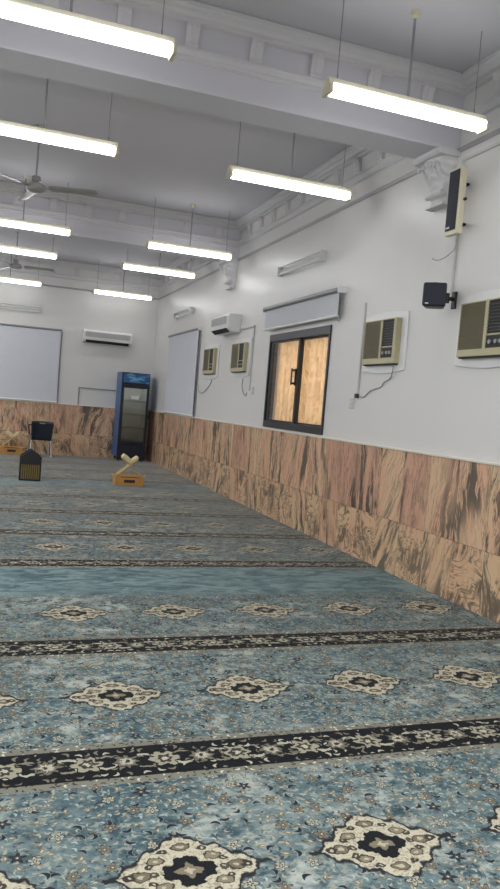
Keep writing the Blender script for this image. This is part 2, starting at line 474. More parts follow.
# cornice round each bay, with its little brackets
CROWN = [(0,4.195),(.135,4.195),(.135,4.178),(.12,4.172),(.112,4.155),(.085,4.142),(.070,4.122),(.038,4.112),(.036,4.098),(.018,4.094),(0,4.090)]
LOWER = [(0,3.930),(.030,3.930),(.034,3.914),(.020,3.906),(.018,3.872),(.028,3.862),(.028,3.846),(.010,3.838),(0,3.836)]
def ring(mb, prof, x0, x1, y0, y1):
    rows = [[(x0+o, y0+o, z), (x1-o, y0+o, z), (x1-o, y1-o, z), (x0+o, y1-o, z), (x0+o, y0+o, z)] for o, z in prof]
    mb.grid(rows)
MOD = [(0,4.09),(.056,4.09),(.058,4.062),(.044,4.04),(.034,4.00),(.026,3.965),(.030,3.95),(.02,3.936),(0,3.936)]
for i, (y0, y1) in enumerate(BAYS):
    mb = MB(); e = .001
    ring(mb, CROWN, XL+e, XR-e, y0+e, y1-e); ring(mb, LOWER, XL+e, XR-e, y0+e, y1-e)
    xx = -2.9
    xs = [1.245 + .49*k for k in range(-9, 5)]
    for xc in xs:
        for yw, sg in ((y1-e, -1), (y0+e, 1)):
            mb.prism([(yw + sg*o, z) for o, z in MOD], 'x', xc-.048, xc+.048)
            mb.prism([(yw + sg*(o*1.12+.004), z) for o, z in MOD[1:-1]] + [(yw, 3.94), (yw, 4.085)], 'x', xc-.012, xc+.012)
    n = int((y1-y0-.5)/.445); st = (y1-y0)/(n+1)
    for k in range(1, n+1):
        yc = y0 + st*k
        mb.prism([(XR-e - o, z) for o, z in MOD], 'y', yc-.048, yc+.048)
        mb.prism([(XR-e - (o*1.12+.004), z) for o, z in MOD[1:-1]] + [(XR-e, 3.94), (XR-e, 4.085)], 'y', yc-.012, yc+.012)
    structure(mb.build('trim_%d' % (i+1), M['plaster']),
              ['bracketed plaster cornice of the nearest ceiling bay', 'bracketed plaster cornice of the middle ceiling bay', 'bracketed plaster cornice of the farthest ceiling bay'][i], 'cornice')
RAIL = [(0,3.662),(.018,3.662),(.026,3.650),(.020,3.638),(.012,3.628),(0,3.626)]
mb = MB().prism([(XR-.001-o, z) for o, z in RAIL], 'y', YB+.01, YF-.01)
structure(mb.build('trim_4', plain('grey_rail_paint', (176,174,176), .5)), 'thin picture rail along the right wall', 'rail')
mb = MB().prism([(YF-.001-o, z) for o, z in RAIL], 'x', XL+.01, XR-.03)
structure(mb.build('trim_5', bpy.data.materials['grey_rail_paint']), 'thin picture rail along the far wall', 'rail')
structure(MB().box((XR-.021, YB+.01, -.0105), (XR-.001, YF-.001, DADO+.005)).build('trim_6', M['marble']), 'veined pink and tan marble cladding along the right wall', 'marble cladding')
structure(MB().box((XL+.01, YF-.021, -.0105), (XR-.0215, YF-.001, DADO+.005)).build('trim_7', M['marble']), 'veined pink and tan marble cladding along the far wall', 'marble cladding')
structure(MB().box((XR-.030, YB+.01, DADO+.0055), (XR-.001, YF-.001, DADO+.027)).build('trim_8', M['ledge'], bevel=.004), 'cream ledge on top of the right marble cladding', 'ledge')
structure(MB().box((XL+.01, YF-.030, DADO+.0055), (XR-.0305, YF-.001, DADO+.027)).build('trim_9', M['ledge'], bevel=.004), 'cream ledge on top of the far marble cladding', 'ledge')

# carved corbels under the beams
def corbel(yc, label):
    rows = []; N = 30; K = 1.13; zz_ = lambda z: 3.64-(3.64-z)*K
    prof = [(3.268,.245,.070),(3.292,.250,.078),(3.294,.225,.066),(3.318,.225,.072),(3.330,.235,.094),(3.352,.240,.104),(3.374,.240,.092),(3.392,.250,.086),
            (3.43,.272,.100),(3.47,.296,.122),(3.51,.318,.146),(3.545,.334,.166),(3.575,.344,.176),(3.592,.340,.170)]
    fine = []
    for a, b_ in zip(prof[:-1], prof[1:]):
        for k in range(4):
            t = k/4; fine.append(tuple(p+(q-p)*t for p, q in zip(a, b_)))
    fine.append(prof[-1])
    for z, w, d in fine:
        r = []; zo = z; z = zz_(z) if z < 3.59 else z
        amp = .16 if 3.33 < zo < 3.58 else 0
        for i in range(N+1):
            t = i/N; ang = PI*t
            ex = 2.6
            c, s_ = math.cos(ang), math.sin(ang)
            px = -abs(s_)**(2/ex)*d; py = math.copysign(abs(c)**(2/ex), c)*w/2
            k = 1 + amp*(math.cos(t*2*PI*4.0)*.5 + .35*math.sin(z*95 + abs(t-.5)*14)) if 0 < i < N else 1
            r.append((XR - .0005 + px*k, yc + py*(1 + (k-1)*.3), z))
        rows.append(r)
    mb = MB().grid(rows)
    # leaf tips curling out
    for k in range(5):
        ph = (k-2)*.055; zt = 3.56 - abs(k-2)*.012
        mb.tube(spline([(XR-.06, yc+ph*.8, 3.40), (XR-.115, yc+ph*.95, 3.46), (XR-.165, yc+ph*1.05, 3.53), (XR-.19, yc+ph*1.1, zt), (XR-.185, yc+ph*1.1, zt-.03)], 4), .013, 7)
    mb.cyl((XR-.085, yc-.115, zz_(3.352)), (XR-.085, yc+.115, zz_(3.352)), .026, n=14)
    mb.prism([(XR-.0005, 3.592), (XR-.195, 3.592), (XR-.215, 3.61), (XR-.215, 3.638), (XR-.0005, 3.638)], 'y', yc-.205, yc+.205)
    mb.prism([(XR-.0005, zz_(3.262)), (XR-.088, zz_(3.262)), (XR-.088, zz_(3.274)), (XR-.0005, zz_(3.274))], 'y', yc-.135, yc+.135)
    return structure(mb.build('corbel', M['plaster'], smooth=True), label, 'corbel')
corbel(5.58, 'carved white plaster corbel under the nearest beam, beside the column speaker')
corbel(11.30, 'small carved white plaster corbel under the farther beam')

# ------------------------------------------------------------------ sliding window, curtain
win = bpy.data.objects.new('window_1', None); COL.objects.link(win); win.location = (XR, (WY0+WY1)/2, WZ0)
structure(win, 'dark framed two pane sliding window above the marble on the right wall', 'window')
hy, hz = (WY1-WY0)/2, WZ1-WZ0
fr = MB()
x0, x1 = -.02, .10
fr.box((x0,-hy,0),(x1,hy,.085)); fr.box((x0,-hy,hz-.095),(x1,hy,hz)); fr.box((x0,-hy,.085),(x1,-hy+.035,hz-.095)); fr.box((x0,hy-.035,.085),(x1,hy,hz-.095))
fr.build('frame', M['frame'], win, bevel=.004)
def sash(y0, y1, xa, xb, w0, w1):
    sm = MB(); z0, z1 = .086, hz-.096
    sm.box((xa,y0,z0),(xb,y1,z0+.02)); sm.box((xa,y0,z1-.02),(xb,y1,z1)); sm.box((xa,y0,z0+.02),(xb,y0+w0,z1-.02)); sm.box((xa,y1-w1,z0+.02),(xb,y1,z1-.02))
    so = sm.build('sash', M['frame'], win, bevel=.003)
    MB().box(((xa+xb)/2-.003, y0+w0+.001, z0+.021), ((xa+xb)/2+.003, y1-w1-.001, z1-.021)).build('pane', M['glass'], so)
    return so
mid_y = 8.44 - (WY0+WY1)/2
s1 = sash(mid_y-.02, hy-.036, .000, .030, .045, .07)     # far sash, in front
s2 = sash(-hy+.036, mid_y+.02, .034, .064, .025, .035)
h = MB(); hyc = mid_y+.03
h.box((-.012,hyc-.012,.55),(-.0005,hyc+.012,.76)); h.box((-.05,hyc-.010,.725),(-.012,hyc+.010,.75)); h.box((-.05,hyc-.010,.565),(-.012,hyc+.010,.59)); h.box((-.062,hyc-.012,.555),(-.048,hyc+.012,.76))
h.build('handle', M['black'], win, bevel=.003)
cu = MB(); rows = []
for j in range(2):
    rows.append([(XR+.135 + .014*math.sin(k*.95) + .008*math.sin(k*.37), WY0+.004 + (WY1-WY0-.008)*k/160, (WZ0+.004, WZ1-.004)[j]) for k in range(161)])
cu.grid(rows)
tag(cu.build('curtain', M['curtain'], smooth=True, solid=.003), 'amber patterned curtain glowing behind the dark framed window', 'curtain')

# ------------------------------------------------------------------ roller blinds
def roller(y0, y1, zt, zb, name_label, fab, proj, rad, chain_side, loc_wall='x', bar=M['white_plastic'], roll=M['grey_metal'], side=None):
    """Local frame: +Y runs along the wall, -X sticks out of it."""
    yc = (y0+y1)/2; L = (y1-y0)/2
    if loc_wall == 'x': t = thing('roller_blind', name_label, 'blind', (XR, yc, zb))
    else: t = thing('roller_blind', name_label, 'blind', (yc, YF, zb), PI/2)
    H = zt-zb
    MB().cyl((-proj,-L+.03,H-rad),(-proj,L-.03,H-rad), rad, n=18).build('roller_tube', roll, t, smooth=True)
    for sg in (-1, 1):
        MB().box((-proj-rad, sg*(L-.028), H-2*rad-.005), (-.0005, sg*L, H+.006)).build('bracket', M['white_plastic'], t, bevel=.003)
    xf_ = -proj + rad*.2
    MB().box((xf_-.0015,-L+.05,.030),(xf_+.0015,L-.05,H-rad)).build('fabric', fab, t)
    MB().cyl((xf_,-L+.045,.017),(xf_,L-.045,.017), .016, n=12).build('bottom_bar', bar, t, smooth=True)
    if chain_side:
        yy = chain_side*(L-.015)
        MB().tube(spline([(xf_-.012,yy,H-rad),(xf_-.012,yy,H*.5),(xf_-.012,yy,-.02),(xf_+.004,yy,-.035),(xf_+.016,yy,-.02),(xf_+.016,yy,H-rad)],4), .004, 6).build('pull_chain', M['grey_metal'], t)
    if side:
        for sg in side:
            MB().box((-.03, sg*(L-.034), .0), (-.0005, sg*(L-.016), H-2*rad-.006)).build('edge_strip', M['grey_metal'], t)  # narrow grey strip along the edge of the fabric
    return t
roller(7.26, 9.58, 2.755, 2.43, 'short grey roller blind rolled up above the dark framed window', M['blind'], .07, .030, -1)
roller(12.90, 15.26, 2.735, 1.135, 'full length pale roller blind on the right wall near the fridge', M['blind2'], .05, .022, 0, side=(-1,))
roller(-1.05, 1.53, 2.735, 1.135, 'wide pale roller blind on the far wall, at the left edge', M['blind2'], .05, .022, 0, 'y', side=(-1, 1))

# ------------------------------------------------------------------ hanging tube lights
def tube_light():
    t = thing('tube_light', 'x', 'light', (0,0,0), group='suspended twin tube lights')
    L = .625
    body = MB(); body.prism([(-.056,0.0),(.056,0.0),(.052,.010),(.030,.056),(-.030,.056),(-.052,.010)], 'x', -L, L)
    body.build('housing', M['fixture'], t, bevel=.004)
    for yy, zz in ((-.066,-.010),(.002,-.040)):
        MB().cyl((-L+.03,yy,zz),(L-.03,yy,zz), .0165, n=12).build('tube', M['tube'], t, smooth=True)
    for sg in (-1, 1):
        c = MB(); c.box((sg*(L-.022),-.080,-.060),(sg*(L+.006),.045,.0)); 
        c.build('end_cap', M['cream'], t, bevel=.006)
    for sg in (-1, 1):
        w = MB().cyl((sg*.545,.005,.052),(sg*.545,.005,ZC-LZ-.001), .0035, n=6)
        w.cyl((sg*.545,.005,.08),(sg*.545,.005,.10), .006, n=8); w.build('suspension_wire', M['grey_metal'], t)
    p = MB().cyl((0,.005,.052),(0,.005,ZC-LZ-.03), .009, n=10); p.build('pole', M['grey_metal'], t, smooth=True)
    MB().lathe([(.012,-.05),(.03,-.035),(.036,-.001)], (0,.005,ZC-LZ), 14).build('canopy', M['cream'], t, smooth=True)
    return t
LZ = 3.555
LX = 2.63; LX2 = .345
spots = [(LX,4.66,'largest lit tube light on the right, hanging before the nearest beam above the wall speakers'),
         (LX,6.76,'lit twin tube light on the right, just beyond the nearest ceiling beam'),
         (LX,10.5,'right hand lit tube light hanging in front of the farther beam, beside small corbel'),
         (LX,12.5,'right hand lit tube light just behind the farther beam, second from far wall'),
         (LX,16.0,'small right hand lit tube light closest to the far wall, above its air conditioner'),
         (LX2,4.66,'largest lit tube light, top left, cut by the photo edge before the nearest beam'),
         (LX2,6.76,'left hand lit tube light just beyond the nearest beam, above the near fan'),
         (LX2,10.5,'left hand lit tube light in front of the farther beam, below the near fan'),
         (LX2,12.5,'left hand lit tube light just behind the farther beam, above the far fan'),
         (LX2,16.0,'small left hand lit tube light closest to the far wall, below the far fan')]
proto = tube_light()
for i, (lx, ly, lab) in enumerate(spots):
    if i == 0: proto.location = (lx, ly, LZ); proto['label'] = lab
    else: dup(proto, (lx, ly, LZ), lab)
# the tube lights of the same grid that hang outside the picture
def lamp(x, y, pw):
    l = bpy.data.lights.new('tube_row_lamp', 'AREA'); l.shape = 'RECTANGLE'; l.size = 1.2; l.size_y = .08; l.energy = pw; l.color = (.965,.98,1.0)
    o = bpy.data.objects.new('tube_row_lamp', l); COL.objects.link(o); o.location = (x, y, LZ-.05)
LAMP = 36
for yy in (1.05, 4.66, 6.76, 10.5, 12.5, 16.0): lamp(-1.94, yy, LAMP)
for xx in (LX, LX2): lamp(xx, 1.05, LAMP); lamp(xx, -1.2, LAMP)

# ------------------------------------------------------------------ ceiling fans
def fan():
    t = thing('ceiling_fan', 'x', 'fan', (0,0,0), group='ceiling fans')
    MB().cyl((0,0,.07),(0,0,ZC-FZ-.04), .011, n=10).build('rod', M['fan'], t, smooth=True)
    MB().lathe([(.014,-.07),(.045,-.05),(.055,-.001)], (0,0,ZC-FZ), 18).build('canopy', M['fan'], t, smooth=True)
    MB().lathe([(.018,.13),(.045,.12),(.048,.07),(.03,.06),(.03,.05)], (0,0,0), 18).build('lower_canopy', M['fan'], t, smooth=True)
    MB().lathe([(.03,.05),(.075,.045),(.105,.02),(.108,-.012),(.09,-.035),(.05,-.048),(0,-.05)], (0,0,0), 28).build('motor', M['fan'], t, smooth=True)
    for k in range(3):
        a = FA + k*2*PI/3
        bl = MB(); rows = []
        for r, w in ((.15,.05),(.20,.075),(.40,.062),(.62,.054),(.655,.045),(.665,.02)):
            rows.append([(r, yy*w, .012*(-yy) + .004) for yy in (-1,-.5,0,.5,1)])
        bl.grid(rows); bl.xf(Matrix.Rotation(a, 4, 'Z'))
        bo = bl.build('blade', M['fan'], t, smooth=True, solid=.004)
        ir = MB().box((.09,-.018,-.003),(.20,.018,.0005)); ir.xf(Matrix.Rotation(a, 4, 'Z')); ir.build('blade_arm', M['grey_metal'], bo)
    return t
FZ = 3.55; FA = math.radians(-20)
f1 = fan(); f1.location = (.385, 8.5, FZ); f1['label'] = 'nearer three blade ceiling fan, below the second left hand tube light'
dup(f1, (.385, 14.1, FZ), 'farther three blade ceiling fan, small between two far left tube lights', math.radians(12))

# ------------------------------------------------------------------ unlit wall tubes
def wall_tube(loc, rz, L, label, twin=True):
    t = thing('wall_tube_fixture', label, 'light', loc, rz)      # local +Y along wall, -X out
    MB().prism([(-.0005,-.02),(-.035,-.02),(-.045,.0),(-.035,.02),(-.0005,.02)], 'y', -L, L).build('housing', M['white_metal'], t, bevel=.003)
    for zz in ((-.048, .048) if twin else (-.03,)):
        MB().cyl((-.06,-L+.03,zz),(-.06,L-.03,zz), .014, n=12).build('tube', M['dead_tube'], t, smooth=True)
    for sg in (-1, 1):
        MB().box((-.078,sg*(L-.015),-.064),(-.0005,sg*(L+.005),.064)).build('end_cap', M['white_metal'], t, bevel=.008)
    return t
wall_tube((XR, 8.53, 3.185), 0, .66, 'unlit twin tube fixture on the right wall above the window blind')
wall_tube((XR, 14.25, 3.10), 0, .64, 'small unlit tube fixture on the right wall above the long blind')
wall_tube((.38, YF, 3.105), PI/2, .64, 'unlit tube fixture on the far wall above the left blind')

# ------------------------------------------------------------------ air conditioners
def window_ac(yc, z0, label, flip_cord=None):
    t = thing('window_air_conditioner', label, 'air conditioner', (XR, yc, z0), group='window air conditioners on the right wall')
    W, H = .305, .42                                   # half width, height of the unit
    # white surround with bowed top and bottom edges
    def bow(w, z0_, z1_, bulge, n=10):
        pts = [(-w + 2*w*k/n, z0_ - bulge*math.sin(PI*k/n)) for k in range(n+1)]
        pts += [(w - 2*w*k/n, z1_ + bulge*math.sin(PI*k/n)) for k in range(n+1)]
        return pts
    pm = MB(); pm.prism(bow(.40, -.06, H+.055, .028), 'x', -.016, -.0005)
    pm.build('surround', M['white_plastic'], t, bevel=.004)
    case = MB(); xo = -.060
    case.box((xo+.002,-W,0),(-.0165,W,H)); case.build('case', M['ac_beige'], t, bevel=.006)
    fb = MB(); fb.box((xo-.012,-W,.0),(xo+.0015,W,.055)); fb.box((xo-.012,-W,H-.010),(xo+.0015,W,H)); fb.box((xo-.012,W-.008,.055),(xo+.0015,W,H-.010)); fb.box((xo-.012,-W,.055),(xo+.0015,-W+.05,H-.010)); fb.box((xo-.012,-.045,.055),(xo+.0015,-.010,H-.010))
    fb.build('front_bezel', M['ac_beige'], t, bevel=.003)
    g_ = MB(); g_.box((xo+.0002,-.010,.055),(xo+.0016,W-.008,H-.010))
    n = 24
    for k in range(n):
        zz = .060 + (H-.078)*k/n
        g_.hexa([(xo-.010,-.011,zz),(xo+.0005,-.011,zz+.004),(xo+.0005,W-.009,zz+.004),(xo-.010,W-.009,zz),
                 (xo-.010,-.011,zz+.005),(xo+.0005,-.011,zz+.009),(xo+.0005,W-.009,zz+.009),(xo-.010,W-.009,zz+.005)])
    g_.build('intake_grille', M['ac_grille'], t)
    d_ = MB(); d_.box((xo+.0002,-W+.05,.165),(xo+.0016,-.045,H-.010)); d_.build('outlet_vent', M['ac_dark'], t)
    lv = MB()
    for k in range(9):
        zz = .18 + k*.0245
        lv.box((xo-.008,-W+.051,zz),(xo-.0005,-.046,zz+.006))
    lv.build('vent_louvre', M['dark_metal'], t)
    cp = MB(); cp.box((xo-.006,-W+.05,.056),(xo+.0014,-.045,.150)); co = cp.build('control_panel', M['ac_dark'], t)
    for yk in (-.225, -.170, -.100):
        MB().cyl((xo-.006,yk,.10),(xo-.022,yk,.10), .016, n=12).build('knob', M['grey_metal'], co, smooth=True)
    un = MB(); un.box((xo+.002,-W+.01,-.012),(-.0165,W-.01,-.0005)); un.build('drip_tray', M['ac_dark'], t)
    return t
ac = window_ac(6.34, 1.905, 'window air conditioner right of the window, below the black box speaker and left of it')
ac['label'] = 'window air conditioner with hanging cord, between the dark window and the black box speaker'
dup(ac, (XR, 4.765, 1.925), 'nearest window air conditioner, cut by the right edge below the column speaker')
dup(ac, (XR, 10.58, 1.905), 'window air conditioner right of the smaller farther one, left of the dark window')
dup(ac, (XR, 12.12, 1.895), 'farthest and smallest window air conditioner, next to the long pale blind')

def split_ac(loc, rz, L, label):
    t = thing('split_air_conditioner', label, 'air conditioner', loc, rz)
    H = .275
    b_ = MB().prism([(-.0005,.0),(-.15,.0),(-.205,.045),(-.215,.10),(-.215,.23),(-.185,H),(-.0005,H)], 'y', -L, L)
    b_.build('body', M['white_plastic'], t, bevel=.010, seg=3)
    fp = MB().box((-.222,-L+.03,.115),(-.2155,L-.03,.235))
    fo = fp.build('front_panel', M['white_metal'], t, bevel=.003)
    gl = MB()
    for k in range(9): gl.box((-.226,-L+.05,.122+k*.0125),(-.2222,L-.05,.1275+k*.0125))
    gl.build('grille', M['grey_metal'], fo)
    ov = MB().hexa([(-.155,-L+.06,.006),(-.150,L-.06,.006),(-.212,L-.06,.055),(-.212,-L+.06,.055),(-.160,-L+.06,-.004),(-.155,L-.06,-.004),(-.219,L-.06,.047),(-.219,-L+.06,.047)])
    ov.build('air_flap', M['ac_dark'], t)
    return t
split_ac((XR, 11.18, 2.50), 0, .44, 'white split air conditioner high on the right wall above the two far window units')
split_ac((2.47, YF, 2.515), PI/2, .53, 'white split air conditioner mounted high on the far wall above the fridge')

# ------------------------------------------------------------------ cords, conduits, sockets
X0 = XR - .012
def cable(name, label, pts, r, mat, cat, smooth=True, k=6):
    mb = MB().tube(spline(pts, k) if smooth else pts, r, 8)
    return tag(mb.build(name, mat, smooth=True), label, cat)
cable('power_cord', 'thin grey cord drooping from the air conditioner right of the window',
      [(X0-.024,6.09,1.885),(X0-.024,6.10,1.82),(X0,6.17,1.77),(X0,6.28,1.735),(X0,6.33,1.69),(X0,6.52,1.655),(X0,6.66,1.585),(X0,6.755,1.60)], .005, M['grey_metal'], 'cord')
cable('power_cord', 'looping grey cord under the farthest window air conditioner',
      [(X0,12.02,1.79),(X0,12.07,1.74),(X0,12.22,1.66),(X0,12.40,1.60),(X0,12.62,1.56),(X0,12.72,1.60)], .006, M['grey_metal'], 'cord')
cable('power_cord', 'grey cord hanging under the second farthest window air conditioner',
      [(X0,10.42,1.80),(X0,10.44,1.70),(X0,10.36,1.60),(X0,10.24,1.55),(X0,10.20,1.60)], .006, M['grey_metal'], 'cord')
def conduit(label, pts, w=.018, mat=None):
    mb = MB()
    for a, b_ in zip(pts[:-1], pts[1:]):
        lo = [min(p, q) for p, q in zip(a, b_)]; hi = [max(p, q) for p, q in zip(a, b_)]
        mb.box((lo[0]-w/2, lo[1]-w/2, lo[2]-w/2), (hi[0]+w/2, hi[1]+w/2, hi[2]+w/2))
    return tag(mb.build('cable_conduit', mat or M['white_plastic'], bevel=.002), label, 'conduit')
XW = XR-.0105
conduit('straight white conduit running down beside the corded air conditioner to its plug', [(XW,6.79,2.53),(XW,6.79,1.63)], .02, M['socket'])
conduit('white conduit from the ceiling rail down behind the column speaker to black speaker', [(XW,3.2,3.545),(XW,5.31,3.545),(XW,5.31,2.47)], .02, M['socket'])
conduit('white conduit stepping from the right wall split air conditioner down past a window unit', [(XW,10.73,2.55),(XW,10.10,2.55),(XW,10.10,1.64)], .02, M['socket'])
conduit('thin conduit on the far wall running to the fridge side', [(1.95,YF-.0105,1.135),(1.95,YF-.0105,1.515),(2.74,YF-.0105,1.515)], .02, M['grey_metal'])
def socket(y, z, label, h=.11):
    t = thing('wall_socket', label, 'socket', (XR, y, z))
    MB().box((-.012,-.045,-h/2),(-.0005,.045,h/2)).build('plate', M['socket'], t, bevel=.004)
    MB().box((-.020,-.02,-.018),(-.0122,.02,.018)).build('rocker', M['white_metal'], t, bevel=.003)
    return t
socket(6.91, 1.52, 'white wall socket below the corded air conditioner, right of the window')
socket(9.98, 1.63, 'small wall socket below the second farthest window air conditioner')
socket(12.85, 1.66, 'small wall socket beside the long pale blind')
tag(MB().box((XR-.04,6.770,1.575),(XR-.0005,6.810,1.6195)).build('plug', M['dark_metal'], bevel=.006), 'small dark plug at the foot of the air conditioner conduit', 'plug')

# ------------------------------------------------------------------ speakers
t = thing('column_speaker', 'tall cream column speaker with dark grille, beside the plaster corbel', 'speaker', (3.44, 5.19, 2.895))
MB().box((-.025,-.085,0),(.030,.085,.530)).build('cabinet', M['cream'], t, bevel=.008)
g_ = MB().box((-.034,-.066,.035),(-.0255,.066,.508)).build('grille', M['grille'], t, bevel=.003)
MB().box((-.037,.005,.05),(-.0345,.05,.064)).build('badge', M['white_plastic'], g_)
br = MB(); br.box((.0305,.02,.10),(.1295,.06,.12)); br.box((.0305,.02,.42),(.1295,.06,.44)); br.build('wall_bracket', M['black'], t, bevel=.003)
MB().cyl((.02,-.086,.27),(.02,-.104,.27), .012, n=12).build('side_screw', M['black'], t, smooth=True)
cable('speaker_lead', 'short grey lead dangling below the column speaker', [(3.47,5.18,2.876),(3.475,5.19,2.80),(3.44,5.24,2.74),(3.40,5.30,2.71),(3.36,5.33,2.72)], .004, M['grey_metal'], 'cord')
t = thing('box_speaker', 'small black box speaker on a wall bracket, left of the nearest window unit', 'speaker', (3.36, 5.235, 2.312), math.radians(-38))
bx = MB(); 
bx.hexa([(-.075,-.07,0),(.075,-.07,0),(.095,.07,.005),(-.095,.07,.005),(-.075,-.07,.20),(.075,-.07,.20),(.095,.07,.195),(-.095,.07,.195)])
bx.xf(Matrix.Rotation(PI,4,'Z')); bx.build('cabinet', M['black'], t, bevel=.018, seg=3)
gr = MB().prism([(-.080,.012),(.080,.012),(.084,.10),(.080,.188),(0,.193),(-.080,.188),(-.084,.10)], 'y', -.079, -.0705).build('grille', M['grille'], t, bevel=.004)
MB().box((-.066,-.082,.022),(-.040,-.0795,.030)).build('badge', M['white_plastic'], gr)
for s_ in (1,):
    bk = MB(); bk.cyl((.045,.066,.10),(.085,.115,.10), .014, n=10); bk.cyl((.085,.115,.06),(.085,.115,.14), .020, n=12)
    bk.build('swivel_bracket', M['black'], t, smooth=True)
t2 = MB(); t2.box((XR-.021,5.235,2.33),(XR-.0005,5.285,2.47)); t2.box((XR-.052,5.255,2.395),(XR-.0205,5.285,2.425))
tag(t2.build('speaker_mount', M['black'], bevel=.003), 'dark wall mount carrying the small black box speaker', 'bracket')

# ------------------------------------------------------------------ display fridge
t = thing('display_fridge', 'tall dark blue glass door drinks fridge in the far corner', 'fridge', (3.07, 16.43, 0))
w, d, H = .305, .33, 1.925
bd_ = MB()
bd_.mat(0).box((-w,-d+.05,.09),(-w+.02,d,H)); bd_.box((w-.02,-d+.05,.09),(w,d,H)); bd_.mat(2).box((-w+.02,-d+.05,.40),(-w+.03,d-.03,1.66)); bd_.box((w-.03,-d+.05,.40),(w-.02,d-.03,1.66))
bd_.mat(1).box((-w+.02,-d+.05,1.66),(w-.02,d,H)); bd_.box((-w+.02,-d+.05,.09),(w-.02,d,.40))
bd_.mat(2).box((-w+.02,d-.03,.40),(w-.02,d,1.66))
bd_.build('body', [M['fridge_blue'], M['fridge_dark'], M['fridge_in']], t)
MB().box((-w,-d+.02,.03),(w,-d+.049,.36)).build('kick_panel', M['fridge_dark'], t, bevel=.006)
hd = MB().box((-w,-d,1.68),(w,-d+.049,H)).build('header', M['fridge_dark'], t, bevel=.008)
MB().box((-w+.03,-d-.004,1.705),(w-.012,-d-.0005,H-.02)).build('header_print', M['header'], hd)
dr = MB(); z0, z1 = .365, 1.674
dr.box((-w,-d,z0),(-w+.062,-d+.046,z1)); dr.box((w-.052,-d,z0),(w,-d+.046,z1)); dr.box((-w+.062,-d,z0),(w-.052,-d+.046,z0+.075)); dr.box((-w+.062,-d,z1-.085),(w-.052,-d+.046,z1))
door = dr.build('door', M['fridge_dark'], t, bevel=.005)
MB().box((-w+.063,-d+.016,z0+.076),(w-.053,-d+.022,z1-.086)).build('pane', M['fridge_glass'], door)
MB().prism([(-.085,1.455),(-.060,1.430),(-.030,1.436),(.0,1.425),(.035,1.436),(.065,1.430),(.090,1.458),(.098,1.40),(.080,1.355),(-.078,1.355),(-.094,1.40)], 'y', -d+.0125, -d+.0155).build('sticker', plain('white_sticker', (235,236,236), .5), door)
MB().box((w-.040,-d-.030,.80),(w-.022,-d-.0005,1.15)).build('handle', M['black'], door, bevel=.004)
MB().cyl((-w+.08,-d+.075,1.645),(w-.08,-d+.075,1.645), .012, n=10).build('added_fill_tube', plain('added_fill_glow', (240,244,250), .4, emit=(240,246,255), estr=32), t)  # added glowing tube, out of sight behind the door rail, brightens the interior
for zz in (.44, .73, 1.02, 1.31):
    sh = MB()
    for k in range(14): sh.cyl((-w+.05+k*.039,-d+.07,zz),(-w+.05+k*.039,d-.04,zz), .003, n=6)
    for yy in (-d+.07, d-.04): sh.cyl((-w+.031,yy,zz),(w-.031,yy,zz), .006, n=6)
    sh.box((-w+.031,-d+.058,zz-.012),(w-.031,-d+.066,zz+.014))
    sh.build('shelf', M['shelf'], t)
for sx in (-1, 1):
    for sy in (-1, 1):
        MB().cyl((sx*.25,sy*.24,.0005),(sx*.25,sy*.24,.09), .02, n=10).build('foot', M['black'], t)

